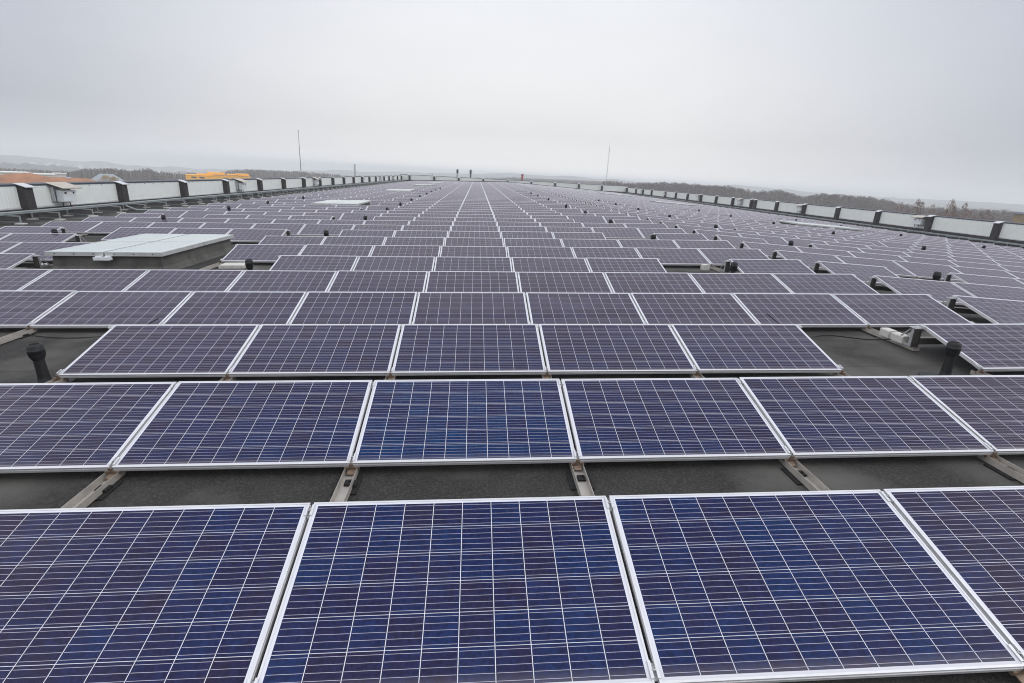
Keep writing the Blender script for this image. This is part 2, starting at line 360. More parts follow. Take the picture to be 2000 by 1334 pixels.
right_pill = [34.4, 40.3, 46.2, 51.9, 57.75, 63.5, 68.85, 69.85, 75.3, 80.9, 86.75, 92.6, 98.4, 104.15, 112.8, 118.9, 124.4, 28.4, 22.4, 16.4, 10.4]
end_pill = [-16.5, -10.5, -4.5, 1.56, 7.6, 13.55, 19.55, 25.6, 31.5]
parapet('parapet_wall', 'long white sheet parapet with dark pillars on the side of the soil heap', (-WL, Y0, 0), (0, 1, 0), (1, 0, 0), D - Y0, [p - Y0 for p in left_pill] + [D - Y0 - .45], ZT,
        lambda s: zroof(-WL), lambda s: -.62, wide=(D - Y0 - .45,))
parapet('parapet_wall', 'long white sheet parapet with dark pillars in front of the bare birches', (WR, Y0, 0), (0, 1, 0), (-1, 0, 0), D - Y0, [p - Y0 for p in right_pill] + [D - Y0 - .45], ZT,
        lambda s: zroof(WR), lambda s: -.78, wide=(D - Y0 - .45,))
parapet('parapet_wall', 'low white parapet closing the far end of the roof below the two dark stacks', (-WL, D, 0), (1, 0, 0), (0, -1, 0), WL + WR, [p + WL for p in end_pill], .62,
        lambda s: zroof(s - WL), lambda s: max(zroof(s - WL) + .40, -.75))

# ------------------------------------------------------------------ solar panels
CT, ST = math.cos(TILT), math.sin(TILT)
def panelM(x, y):
    """frame of a panel: origin at the middle of its lower edge, x along the row, y up the slope"""
    s = BL if x < XR else -BR
    ex = Vector((1, 0, s)).normalized(); n0 = ex.cross(Vector((0, 1, 0)))
    ey = Vector((0, 1, 0)) * CT + n0 * ST; ez = ex.cross(ey)
    return Matrix.Translation((x, y, zb(x))) @ Matrix((ex, ey, ez)).transposed().to_4x4()
W2 = .825
def frame_geo(full=True):
    prof = [(0, -.040), (0, -.0205), (.005, -.019), (.005, -.0085), (.0005, -.007), (0, -.001), (.001, 0), (.011, 0), (.011, -.040)] if full else [(0, -.040), (0, 0), (.011, 0), (.011, -.006)]
    cs = [(-W2, 0, 1, 1), (W2, 0, -1, 1), (W2, SL, -1, -1), (-W2, SL, 1, -1)]
    n = len(prof); vs = []; fs = []
    for (x, y, sx, sy) in cs: vs += [(x + sx * i, y + sy * i, z) for i, z in prof]
    for k in range(4):
        for j in range(n if full else n - 1):
            j2 = (j + 1) % n; k2 = (k + 1) % 4
            fs.append((k * n + j, k2 * n + j, k2 * n + j2, k * n + j2))
    return vs, fs
def lam_geo():
    x0, x1, y0, y1 = -W2 + .011, W2 - .011, .011, SL - .011
    vs = [(x0, y0, -.0025), (x1, y0, -.0025), (x1, y1, -.0025), (x0, y1, -.0025), (x0, y0, -.0085), (x1, y0, -.0085), (x1, y1, -.0085), (x0, y1, -.0085)]
    return vs, [(0, 1, 2, 3), (4, 7, 6, 5)], [(0, 0), (1.628, 0), (1.628, .970), (0, .970)]
def set_uv(me, per_face_uv):
    ul = me.uv_layers.new(name='metres'); flat = []
    for f in per_face_uv:
        for p in f: flat += p
    ul.data.foreach_set('uv', flat)
# which places hold a panel: main field columns -8..4 (0 is straight ahead), side field 0..14 beyond the open slot
holes = set()
for r in (2, 5, 8, 11, 14, 16, 19, 22, 25, 28, 31, 34):
    holes |= {('m', r, -3), ('m', r, 3)}
for r in (8, 11, 14, 17, 19, 22): holes.add(('m', r, -7))
for r in (5, 8, 11, 14, 17, 20, 23): holes.add(('s', r, 1))
for r in (10, 13, 16, 19, 22): holes.add(('s', r, 5))
for r in (13, 16, 19, 22): holes.add(('s', r, 10))
holes |= {('m', 5, c) for c in (-5, -4, -3)} | {('m', 6, c) for c in (-5, -4)} | {('m', 7, c) for c in (-6, -5, -4)}
SKYL = [(-8.80, -6.60, 9.85, 13.1, 0)]
for (x0, x1, y0) in ((-8.95, -6.55, 28.3), (-8.95, -6.55, 51.6), (-8.95, -6.55, 76.5), (-8.95, -6.55, 98.0)): SKYL.append((x0, x1, y0, y0 + 3.7, 1))
for (x0, x1, y0) in ((20.6, 25.0, 30.9), (20.6, 25.0, 58.0), (20.6, 25.0, 83.5), (20.6, 25.0, 106.5)): SKYL.append((x0, x1, y0, y0 + 2.3, 2))
def centre(sec, c): return c * P if sec == 'm' else RX0 + .5 * P + c * P
def over_sky(x, y):
    for (x0, x1, y0, y1, k) in SKYL[1:]:
        if x + W2 > x0 - .1 and x - W2 < x1 + .1 and y + .96 > y0 - .2 and y < y1 + .1: return True
    return False
slots = []
for r in range(NROW):
    for sec, cs in (('m', range(-8, 5)), ('s', range(0, 15))):
        for c in cs:
            if (sec, r, c) in holes: continue
            x, y = centre(sec, c), r * PITCH_R
            if over_sky(x, y): continue
            slots.append((sec, r, c, x, y))
here = {(s, r, c) for s, r, c, _, _ in slots}
def pix(p):
    d = Vector(p) - EYE; z = d.dot(FWD)
    if z < .05: return None
    return (1000 + F_PX * d.dot(RGT) / z, 667 - F_PX * d.dot(UPV) / z)
def seen_area(x, y):
    M = panelM(x, y); q = []
    for a in (-W2, -W2 / 2, 0, W2 / 2, W2):
        for b_ in (0, SL / 2, SL):
            q.append(pix(M @ Vector((a, b_, 0))))
    ok = [p for p in q if p and 0 <= p[0] <= 2000 and 0 <= p[1] <= 1334]
    if not ok: return 0
    pc = [pix(M @ Vector(v)) for v in ((-W2, 0, 0), (W2, 0, 0), (W2, SL, 0), (-W2, SL, 0))]
    if None in pc: return 1e5
    A = abs(sum(pc[i][0] * pc[(i + 1) % 4][1] - pc[(i + 1) % 4][0] * pc[i][1] for i in range(4))) / 2
    return A * len(ok) / len(q)
sized = sorted(((seen_area(x, y), s, r, c, x, y) for s, r, c, x, y in slots), reverse=True)
single = [t for t in sized if t[0] > 0][:300]
rest = sized[len(single):]

fv, ff = frame_geo(True); fb = MB(); fb.add(fv, ff)
proto = empty('solar_panel'); fr_o = fb.build('frame', ALU, proto)
lv, lf, luv = lam_geo(); lb = MB(); lb.add(lv, lf); lb.mi = [0, 1]
lam_o = lb.build('cell_sheet', [CELLS, BACK], proto); set_uv(lam_o.data, [luv, luv])
def clamp_mesh(y):
    k = MB()
    k.prism([(-.021, .003), (-.021, .0055), (-.008, .0065), (-.008, -.02), (.008, -.02), (.008, .0065), (.021, .0055), (.021, .003), (.011, .0025), (.011, -.03), (-.011, -.03), (-.011, .0025)], 1, y - .036, y + .036)
    k.lathe([(.008, .0), (.008, .011), (.0045, .012), (.0045, .0065)], 10, 1, None, (0, y))
    return k
hk = MB(); hk.box(-.052, .052, -.006, .012, -.066, -.041); hk.box(-.014, .014, -.010, -.002, -.041, -.004); hk.box(-.03, .03, -.05, .0, -.069, -.064)
def panel_label(sec, r, c):
    row = f'{nth(r + 1)} row from the camera'
    if sec == 'm' and c == 0: return f'blue solar panel in the central column, {row}'
    if sec == 'm': return f'blue solar panel, {row}, {nth(abs(c))} {"left" if c < 0 else "right"} of the central column'
    return f'blue solar panel, {row}, {nth(c + 1)} right of the walkway slot'
first = True; clamp_me = hook_me = None
for A, s, r, c, x, y in single:
    o = proto if first else copy_tree(proto)
    M = panelM(x, y)
    jit = Matrix.Rotation(rng.gauss(0, .0024), 4, 'X') @ Matrix.Rotation(rng.gauss(0, .0016), 4, 'Y')
    o.matrix_basis = M @ jit
    tag(o, panel_label(s, r, c), 'solar panel', 'solar panels in rows across the roof')
    first = False
near = [t for t in single if t[2] <= 6]
objs = {o['label']: o for o in col.objects if o.parent is None and o.get('category') == 'solar panel'}
fit = []
for A, s, r, c, x, y in near:
    o = objs[panel_label(s, r, c)]
    sides = [P / 2] + ([] if (s, r, c - 1) in here else [-P / 2])
    for dx in sides:
        if not fit:
            fit = [clamp_mesh(.055).build('clamp', [ALU, GALV], o), clamp_mesh(SL - .055).build('clamp', [ALU, GALV], o), hk.build('hook', RUST, o)]
            cur = fit
        else:
            cur = [q.copy() for q in fit]
            for q in cur: col.objects.link(q); q.parent = o
        for q in cur: q.matrix_basis = Matrix.Translation((dx, 0, 0))

# the rest of the array, too small in the picture to tell one from the next
fv2, ff2 = frame_geo(False); fv2 = np.array(fv2); lvA = np.array(lv[:4])
V = []; Fc = []; MI = []; UV = []
base = 0
for A, s, r, c, x, y in rest:
    M = panelM(x, y) @ Matrix.Rotation(rng.gauss(0, .0016), 4, 'X')
    Mn = np.array(M)
    for vv, fs, mi in ((fv2, ff2, 0), (lvA, [(0, 1, 2, 3)], 1)):
        V.append(vv @ Mn[:3, :3].T + Mn[:3, 3]); Fc += [tuple(base + i for i in f) for f in fs]; MI += [mi] * len(fs)
        UV += ([luv] if mi == 1 else [[(-1, -1)] * 4] * len(fs)); base += len(vv)
me = bpy.data.meshes.new('solar_panels'); me.from_pydata([tuple(p) for p in np.vstack(V)], [], Fc)
for m_ in (ALU, CELLS): me.materials.append(m_)
me.polygons.foreach_set('material_index', MI); set_uv(me, UV); me.update()
so_ = bpy.data.objects.new('solar_panels', me); col.objects.link(so_)
tag(so_, 'far rows of grey blue solar panels running on to the end wall of the roof', 'solar panels', kind='stuff')

# ------------------------------------------------------------------ rails linking one row to the next
def rail_proto(L_):
    root = empty('mounting_rail'); k = MB()
    k.prism([(-.045, .012), (.045, .012), (.045, .066), (.0425, .066), (.0425, .0145), (-.0425, .0145), (-.0425, .066), (-.045, .066)], 1, 0, L_)
    k.build('channel', BEIGE, root)
    p = MB(); p.box(-.085, .085, L_ - .32, L_ - .10, .001, .0115); p.build('felt_pad', RUBBER, root)
    q = MB(); q.box(-.018, .036, L_ - .235, L_ - .17, .015, .030); q.lathe([(.006, .03), (.006, .042)], 8, 0, None, (.018, L_ - .20)); q.build('clip', RUBBER, root)
    q = MB(); q.box(.046, .068, L_ - .25, L_ - .18, .013, .032); q.build('foot_clip', RUBBER, root)
    return root
RL = PITCH_R - SL * CT + .13
rp_ = rail_proto(RL); firstr = True
def put_rail(x, r, label):
    global firstr
    o = rp_ if firstr else copy_tree(rp_); firstr = False
    o.matrix_basis = roofM(x, r * PITCH_R + SL * CT - .05); tag(o, label, 'mounting rail', 'steel channel rails linking the panel rows')
done = set()
def joint(g): return f'{nth(1 - g)} panel joint left of the central column' if g <= 0 else f'{nth(g)} panel joint right of the central column'
def main_rail(r, g):
    if (r, g) in done or (r < 0): return
    done.add((r, g)); put_rail(g * P - P / 2, r, f'channel rail behind the {nth(r + 1)} row at the {joint(g)}')
for g in range(-3, 6): main_rail(0, g)
for g in range(-3, 5): main_rail(1, g)
for s, r, c in sorted(holes, key=lambda t: (t[1], t[0], t[2])):
    if s == 'm' and r <= 14:
        main_rail(r, c); main_rail(r, c + 1)
    if s == 's' and r <= 11:
        for k_ in (c, c + 1): put_rail(RX0 + k_ * P, r, f'channel rail behind the {nth(r + 1)} row at the {nth(k_)} joint past the walkway slot')
for r in range(2, 13): put_rail(RX0, r, f'channel rail in the walkway slot behind the {nth(r + 1)} row')

# ------------------------------------------------------------------ end brackets of panel strings
BH = .335
def bracket_proto():
    root = empty('end_bracket')
    k = MB()
    k.prism([(0, .066), (.012, .066), (.012, BH - .02), (0, BH - .02)], 0, -.05, .05)               # front plate
    k.build('front_plate', GALV2, root)
    for sx in (-.05, .046):
        s_ = MB(); x0, x1 = sx, sx + .004
        s_.prism([(0.013, .066), (.055, .066), (.055, BH - .03), (0.013, BH - .02)], 0, x0, x1)
        s_.prism([(.0552, .066), (.27, .066), (.235, .10), (.0552, .10)], 0, x0, x1)
        s_.prism([(.27, .0662), (.31, .0662), (.085, BH - .04), (.0552, BH - .031)], 0, x0, x1)
        s_.build('side_plate', GALV, root)
    t_ = MB(); t_.prism([(-.02, BH - .019), (.10, BH - .019), (.10, BH - .012), (-.02, BH - .012)], 0, -.06, .06); t_.build('top_plate', GALV, root)
    c_ = MB(); c_.box(-.024, .024, -.01, .06, BH - .0118, BH + .004); c_.lathe([(.009, BH + .004), (.009, BH + .018), (.005, BH + .019)], 10, 0, None, (0, .025)); c_.build('clamp', ALU, root)
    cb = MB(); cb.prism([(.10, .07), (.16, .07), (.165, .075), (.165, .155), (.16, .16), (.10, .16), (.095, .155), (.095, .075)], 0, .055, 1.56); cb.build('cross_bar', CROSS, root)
    return root
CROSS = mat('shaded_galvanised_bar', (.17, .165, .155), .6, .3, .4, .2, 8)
GALV2 = mat('dark_weathered_steel', (.075, .068, .066), .6, .35, .4, .25, 9, .08, 60)
bp_ = bracket_proto(); firstb = True
def put_bracket(x, y, label, side=1):
    global firstb
    o = bp_ if firstb else copy_tree(bp_); firstb = False
    o.matrix_basis = roofM(x, y)
    if side < 0:
        for ch in o.children:
            if ch.name.startswith('cross_bar'): ch.matrix_basis = Matrix.Translation((-1.61, 0, 0))
    tag(o, label, 'bracket', 'triangular brackets holding up the ends of panel strings')
for r in range(3, 32):
    put_bracket(RX0 - .005, r * PITCH_R + SL * CT - .055, f'dark triangular bracket in the walkway slot at the end of the {nth(r + 1)} row')
put_bracket(5.80, 2 * PITCH_R + SL * CT - .055, 'large triangular bracket behind the nearest bare gap right of the central column')
for r in (5, 8, 11, 14):
    put_bracket(4 * P - P / 2 - .03, r * PITCH_R + SL * CT - .055, f'triangular bracket right of the bare gap in the {nth(r + 1)} row, right of the central column')
for r in (5, 8, 11, 14):
    put_bracket(RX0 + 2 * P - .02, r * PITCH_R + SL * CT - .055, f'triangular bracket past the bare gap in the {nth(r + 1)} row, right of the walkway slot')
for r, x, w_ in ((5, -5.5 * P + .02, 'at the near corner of the large skylight'), (7, -6.5 * P + .02, 'behind the large skylight'), (8, -7.5 * P + .03, 'past the black vent near the far left cable tray'),
                 (8, -3.5 * P + .02, 'left of the vent pipe standing behind the large skylight'), (11, -3.5 * P + .02, 'left of the fourth vent beside the central columns'), (14, -3.5 * P + .02, 'left of the fifth vent beside the central columns')):
    put_bracket(x, r * PITCH_R + SL * CT - .055, f'triangular bracket {w_}', -1)

# ballast and cable odds and ends
def block(x, y, a, b_, h, label, rot=0., dz=0.):
    root = MB(); root.prism([(-a / 2, 0), (a / 2, 0), (a / 2, h - .012), (a / 2 - .012, h), (-a / 2 + .012, h), (-a / 2, h - .012)], 1, -b_ / 2, b_ / 2)
    o = root.build('ballast_block', CONC); o.matrix_basis = roofM(x, y, dz) @ Matrix.Rotation(rot, 4, 'Z'); tag(o, label, 'concrete block', 'concrete ballast blocks')
block(5.80, 4.74, .13, .20, .10, 'nearer of two pale concrete blocks on the rail behind the large bracket', .05, .067)
block(5.81, 4.97, .13, .18, .10, 'farther of two pale concrete blocks on the rail behind the large bracket', -.03, .067)
block(-5.45, 10.55, .52, .40, .07, 'flat pale concrete slab beside the front right corner of the large skylight', .08, .001)
block(5.45, 10.25, .15, .16, .12, 'pale block behind the bracket and vent right of the central column', .1, .067)
block(-9.35, 10.15, .24, .3, .10, 'pale block between the large skylight and the panels left of it', 0, .001)
block(-10.35, 14.75, .3, .2, .06, 'small pale block beyond the large skylight', .2, .001)

def cable(pts, label):
    k = MB(); P_ = [Vector((x, y, zroof(x) + h)) for x, y, h in pts]; out = []
    for i in range(len(P_) - 1):
        p0, p1, p2, p3 = P_[max(0, i - 1)], P_[i], P_[i + 1], P_[min(len(P_) - 1, i + 2)]
        for q in range(6):
            u = q / 6; out.append(.5 * ((2 * p1) + (p2 - p0) * u + (2 * p0 - 5 * p1 + 4 * p2 - p3) * u * u + (3 * p1 - p0 - 3 * p2 + p3) * u ** 3))
    out.append(P_[-1]); k.tube(out, .007, 6); tag(k.build('cable', RUBBER, smooth=True), label, 'cable', 'loose black cables on the roof')
cable([(4.2, 5.32, .30), (4.6, 5.1, .02), (5.1, 5.2, .012), (5.55, 5.0, .012), (5.75, 4.8, .08)], 'black cable trailing over the felt behind the nearest bare gap on the right')
cable([(-5.9, 5.3, .02), (-5.2, 5.15, .012), (-4.6, 5.35, .012), (-4.2, 5.42, .2)], 'black cable trailing over the felt behind the nearest bare gap on the left')

# ------------------------------------------------------------------ vent pipes
def vent_proto():
    root = empty('vent_pipe')
    k = MB(); k.lathe([(.24, .0), (.24, .006), (.085, .008), (.072, .022), (.056, .045), (.050, .10), (.045, .29)], 28); k.build('pipe', BLACKP, root, smooth=True)
    k = MB(); k.lathe([(.04, .262), (.050, .266), (.056, .280), (.066, .305), (.070, .318), (.070, .345), (.0725, .348), (.0725, .368), (.069, .372), (.068, .395), (.060, .420), (.052, .430), (.046, .430), (.042, .420), (.042, .37)], 28); k.build('cap', BLACKP, root, smooth=True)
    return root
vp = vent_proto(); firstv = True
def put_vent(x, y, label, tall=1.0):
    global firstv
    o = vp if firstv else copy_tree(vp); firstv = False
    o.matrix_basis = Matrix.Translation((x, y, zroof(x))) @ Matrix.Rotation(rng.gauss(0, .02), 4, 'X') @ Matrix.Rotation(rng.gauss(0, .02), 4, 'Y') @ Matrix.Rotation(rng.random() * 6, 4, 'Z') @ Matrix.Diagonal((1, 1, tall, 1))
    tag(o, label, 'vent pipe', 'black vent pipes in lines along the roof')
for i, y in enumerate((3.62, 8.66, 13.99, 19.45, 24.6, 29.3, 34.3, 39.85, 45.4, 50.3, 55.4, 62.6)):
    put_vent(-4.30 if i else -4.32, y, f'black vent pipe, {nth(i + 1)} from the camera in the line left of centre', 1.0 if i == 0 else 1.13)
for i, y in enumerate((3.58, 8.80, 13.98, 19.3, 24.4, 30.2, 38.4, 45.4, 51.4)):
    put_vent(5.40, y, f'black vent pipe, {nth(i + 1)} from the camera, between central columns and walkway slot', 1.0 if i == 0 else 1.10)
for i, r in enumerate((5, 8, 11, 14, 17, 20, 23)):
    put_vent(RX0 + 1.15 * P, r * PITCH_R - .25, f'black vent pipe, {nth(i + 1)} from the camera just past the walkway slot', 1.12)
for i, y in enumerate((13.62, 18.78, 24.1, 28.8, 35.0)):
    put_vent(-11.5, y, f'black vent pipe, {nth(i + 1)} from the camera in the leftmost line', 1.12)
for i, r in enumerate((10, 13, 16, 19, 22)):
    put_vent(RX0 + 5.75 * P, r * PITCH_R - .22, f'black vent pipe, {nth(i + 1)} from the camera in the second line from the right', 1.15)
for i, r in enumerate((13, 16, 19, 22)):
    put_vent(RX0 + 10.6 * P, r * PITCH_R - .22, f'black vent pipe, {nth(i + 1)} from the camera in the rightmost line', 1.15)

# ------------------------------------------------------------------ skylights
def skylight(x0, x1, y0, y1, label, hc=.30, turn=False):
    cx, cy = (x0 + x1) / 2, y0
    root = empty('skylight', roofM(cx, cy)); tag(root, label, 'skylight', 'opal skylights on felted curbs')
    a, L_ = (x1 - x0) / 2, y1 - y0
    k = MB()                                                # felted curb with a cant strip at its foot
    rings = [(.20, -.01), (.13, .03), (.07, .12), (.045, hc)]; vs = []; fs = []
    for o_, z in rings: vs += [(-a - o_ + .06, -o_ + .06, z), (a + o_ - .06, -o_ + .06, z), (a + o_ - .06, L_ + o_ - .06, z), (-a - o_ + .06, L_ + o_ - .06, z)]
    for j in range(3):
        for i in range(4): fs.append((j * 4 + i, j * 4 + (i + 1) % 4, j * 4 + 4 + (i + 1) % 4, j * 4 + 4 + i))
    fs.append((12, 13, 14, 15)); k.add(vs, fs); k.build('curb', CURB, root)
    ym = L_ * .52
    for (ax, bx, ay, by) in ((-a - .07, -.018, -.07, ym - .016), (.018, a + .07, -.07, ym - .016), (-a - .07, -.018, ym + .016, L_ + .07), (.018, a + .07, ym + .016, L_ + .07)):
        e = MB(); e.box(ax, bx, ay, by, hc + .004, hc + .085)
        lid = e.build('lid', LIDE, root)
        g_ = MB(); hmid = .014
        g_.add([(ax + .03, ay + .03, hc + .0865), (bx - .03, ay + .03, hc + .0865), (bx - .03, by - .03, hc + .0865), (ax + .03, by - .03, hc + .0865),
                (ax + .10, ay + .10, hc + .0865 + hmid), (bx - .10, ay + .10, hc + .0865 + hmid), (bx - .10, by - .10, hc + .0865 + hmid), (ax + .10, by - .10, hc + .0865 + hmid)],
               [(0, 1, 5, 4), (1, 2, 6, 5), (2, 3, 7, 6), (3, 0, 4, 7), (4, 5, 6, 7)])
        g_.build('glazing', LIDM, lid)
        s_ = MB()
        for q in range(3):
            xx = ax + (bx - ax) * (q + .5) / 3; s_.box(xx - .012, xx + .012, ay - .004, ay - .0005, hc + .035, hc + .058)
        s_.build('screw', STACKM, lid)
    ac = MB(); ac.box(-.16, .16, -.18, -.075, hc - .07, hc - .005); ac.box(-.13, -.05, -.15, -.075, hc - .005, hc + .012); ac.box(.06, .14, -.15, -.075, hc - .005, hc + .012)
    ac.build('actuator', CABI, root)
    return root
CURB = mat('felted_curb', (.10, .097, .09), .92, 0, .25, .3, 3, .4, 130)
SK_L = ['large opal skylight nearest the camera, on a felted curb left of the central columns', 'second opal skylight from the camera, left of the central columns', 'third opal skylight from the camera, left of the central columns',
        'fourth opal skylight from the camera, left of the central columns', 'farthest opal skylight left of the central columns',
        'nearest long opal skylight on the far right slope', 'second long opal skylight on the far right slope', 'third long opal skylight on the far right slope', 'farthest long opal skylight on the far right slope']
for (x0, x1, y0, y1, k_), lb_ in zip(SKYL, SK_L): skylight(x0, x1, y0, y1, lb_, .345 if k_ < 2 else .36)

# ------------------------------------------------------------------ cable trays on stands
def tray(xw, sgn, label, hz):
    """runs along a side wall; sgn = inward direction in x"""
    xt = xw + sgn * 1.0; ya, yb = -2.0, 131.0
    zr0 = zroof(xt)
    root = empty('cable_tray', Matrix.Translation((xt, ya, zr0))); tag(root, label, 'cable tray')
    k = MB(); L_ = yb - ya
    k.prism([(-.11, hz), (.11, hz), (.11, hz + .075), (.106, hz + .075), (.106, hz + .004), (-.106, hz + .004), (-.106, hz + .075), (-.11, hz + .075)], 1, 0, L_)
    k.build('trough', TRAY, root)
    l_ = MB(); nn = 33
    for i in range(nn):
        y0_, y1_ = L_ * i / nn + .006, L_ * (i + 1) / nn - .006
        l_.prism([(-.115, hz + .077), (.115, hz + .077), (.115, hz + .06), (.118, hz + .06), (.118, hz + .083), (-.118, hz + .083), (-.118, hz + .06), (-.115, hz + .06)], 1, y0_, y1_)
    l_.build('cover', TRAY, root)
    sup = None
    slope = (BL if sgn > 0 else -BR)
    y = 8.0
    while y < L_ - 1:
        if sup is None:
            s_ = MB(); leg = sgn * .52
            s_.box(min(-sgn * .72, leg + sgn * .02), max(-sgn * .72, leg + sgn * .02), -.02, .02, hz - .045, hz - .005)
            s_.box(leg - .02, leg + .02, -.02, .02, slope * leg + .04, hz - .046)
            s_.box(-sgn * .55 - .02, -sgn * .55 + .02, -.02, .02, -slope * sgn * .55 + .04, hz - .046)
            s_.box(min(-sgn * .53, leg - sgn * .021), max(-sgn * .53, leg - sgn * .021), -.012, .012, .07, .095)
            sup = s_.build('stand', TRAY, root, M=Matrix.Translation((0, y, 0)))
            f_ = MB()
            for q in (leg, -sgn * .55): f_.box(q - .14, q + .14, -.13, .13, slope * q - .01, slope * q + .042)
            f_.build('foot', CONC, sup)
            cur = sup
        else:
            cur = copy_tree(sup, root); cur.matrix_basis = Matrix.Translation((0, y, 0))
        y += 1.93
tray(-WL, 1, 'long zinc cable tray on stands along the parapet beside the soil heap', .34)
tray(WR, -1, 'long zinc cable tray on stands along the parapet in front of the birches', .36)
# conduits dropping from the panels to the left tray
cp = MB(); cp.tube([(-16.9, 26.2, zroof(-16.9) + .10), (-14.4, 26.2, zroof(-14.4) + .12)], .035, 8); cp.tube([(-16.9, 26.2, zroof(-16.9) + .10), (-17.4, 26.2, zroof(-17.4) + .30)], .035, 8)
tag(cp.build('conduit', TRAY), 'grey conduit running from the panels to the cable tray on stands', 'conduit')

# ------------------------------------------------------------------ inverter cabinets under sheet canopies
def inverter_proto():
    root = empty('inverter')
    k = MB(); k.box(.22, .50, -.40, .40, -.42, .06); k.box(.18, .22, -.30, .30, -.36, .0); k.build('cabinet', CABI, root)
    f = MB(); f.box(.5005, .506, -.385, .385, -.40, .045); fo = f.build('front_cover', CABI, root)
    g = MB(); g.box(.5062, .510, -.30, -.18, -.085, -.015); g.build('display', DARKG, root); g = MB(); g.box(.5062, .510, .19, .29, -.085, -.015); g.build('switch', DARKG, root)
    p = MB(); p.box(.5062, .508, -.12, .14, -.10, -.02); p.build('plate', PAPER, root)
    c = MB(); c.prism([(-.04, ZT + .05), (.68, .175), (.68, .13), (.672, .13), (.672, .165), (-.04, ZT + .04)], 1, -.60, .60); c.build('canopy', CANOPY, root)
    h = MB(); h.box(.085, .125, -.5, .5, -.46, -.42); h.box(.085, .22, -.5, -.46, -.415, .2); h.box(.085, .22, .46, .5, -.415, .2); h.build('mounting_frame', GALV, root)
    d = MB(); d.tube([(.36, -.30, -.42), (.36, -.30, -.62), (.5, -.3, -.7)], .02, 8); d.tube([(.36, .1, -.42), (.38, .12, -.6), (.55, .12, -.7)], .02, 8); d.build('cable', RUBBER, root)
    return root
iv = inverter_proto(); firsti = True
IG = 'inverter cabinets hung on the parapets'
def put_inv(side, y, label):
    global firsti
    o = iv if firsti else copy_tree(iv); firsti = False
    o.matrix_basis = Matrix.Translation((-WL, y, 0)) if side < 0 else Matrix.Translation((WR, y, -.06)) @ Matrix.Rotation(math.pi, 4, 'Z')
    tag(o, label, 'inverter', IG)
for i, y in enumerate((23.65, 41.9, 61.6, 87.3, 103.6, 119.0)):
    put_inv(-1, y, f'pale inverter cabinet under a canopy, {nth(i + 1)} from the camera on the left parapet')
for i, y in enumerate((41.2, 58.3, 73.0, 87.6, 104.4, 119.6)):
    put_inv(1, y, f'pale inverter cabinet under a canopy, {nth(i + 1)} from the camera on the right parapet')
rb = MB(); rb.lathe([(.07, 0), (.075, .02), (.075, .13), (.05, .15)], 14); o = rb.build('red_cap', REDP, smooth=True); o.matrix_basis = Matrix.Translation((-WL + .27, 24.1, -.80)); tag(o, 'small red fitting on the upstand below the nearest inverter cabinet', 'fitting')

# ------------------------------------------------------------------ masts and stacks at the roof edge
k = MB(); rod = empty('lightning_rod', Matrix.Translation((-WL - .12, 57.8, 0))); tag(rod, 'tall thin lightning rod on the left parapet', 'lightning rod')
k.tube([(0, 0, .36), (0, .0, 2.6), (0, .03, 4.9)], [.045, .032, .018], 10); k.build('rod', POLE, rod)
k = MB(); k.box(-.25, .25, -.9, .9, .30, .362); k.build('base_plate', CAPM, rod)
k = MB(); k.lathe([(.03, 4.88), (.045, 4.92), (.045, 5.0), (.02, 5.06)], 10); k.build('tip', POLE, rod)
for x, h, lb_ in ((-4.88, 2.5, 'left one of two dark exhaust stacks standing at the far end wall'), (-1.62, 2.55, 'right one of two dark exhaust stacks standing at the far end wall')):
    st = empty('exhaust_stack', Matrix.Translation((x, D + .75, 0))); tag(st, lb_, 'exhaust stack', 'dark exhaust stacks at the end wall')
    k = MB(); k.tube([(0, 0, -1), (0, 0, 1.5)], .20, 16); k.build('pipe', GALV if x < -3 else STACKM, st, smooth=True)
    k = MB(); k.lathe([(.20, 1.5), (.23, 1.55), (.26, 1.75), (.26, h - .25), (.22, h - .05), (.16, h)], 16); k.build('cap', STACKM, st, smooth=True)
    k = MB(); k.lathe([(.215, .7), (.225, .71), (.225, .78), (.215, .79)], 16); k.build('band', GALV, st, smooth=True)
for i, (x, h) in enumerate(((-11.55, 1.35), (-11.0, 1.35), (-10.6, 1.3))):
    k = MB(); k.tube([(0, 0, .4), (0, 0, h)], .03, 8); o = k.build('short_pole', POLE); o.matrix_basis = Matrix.Translation((x, D + .3, 0))
    tag(o, f'{("leftmost", "middle", "rightmost")[i]} of three short poles on the far end wall', 'pole', 'short poles on the end wall')

# ------------------------------------------------------------------ the land
def sight(u, v, dist):
    """point at a horizontal distance on the line of sight through (u, v) of the 2000 px frame: used to lay out far landmarks"""
    d = FWD + RGT * ((u - 1000) / F_PX) + UPV * ((667 - v) / F_PX)
    return EYE + d * (dist / math.hypot(d.x, d.y))
def gz(x, y):
    d = math.hypot(x, y); az = math.degrees(math.atan2(x, y))
    wl = min(1, max(0, (-az - 2) / 30)) if abs(az) < 120 else 0
    wl = wl * wl * (3 - 2 * wl)
    return -14 - .026 * max(0, d - 520) * wl - 2.5 * math.sin(x * .011 + 1) * math.sin(y * .009) * min(1, d / 500)
GROUND = mat('autumn_ground', (.10, .095, .055), .95, 0, .2, 0, .02, 0, 1, tint2=(.075, .06, .045))
g = MB(); nr, na = 46, 72; radii = [0] + [60 * (1.125 ** i) for i in range(nr)]
vs = [(0, 40, -14)]
for r_ in radii[1:]:
    for k_ in range(na):
        a = 2 * math.pi * k_ / na; x, y = r_ * math.sin(a), 40 + r_ * math.cos(a); vs.append((x, y, gz(x, y)))
fs = [(0, 1 + (k_ + 1) % na, 1 + k_) for k_ in range(na)]
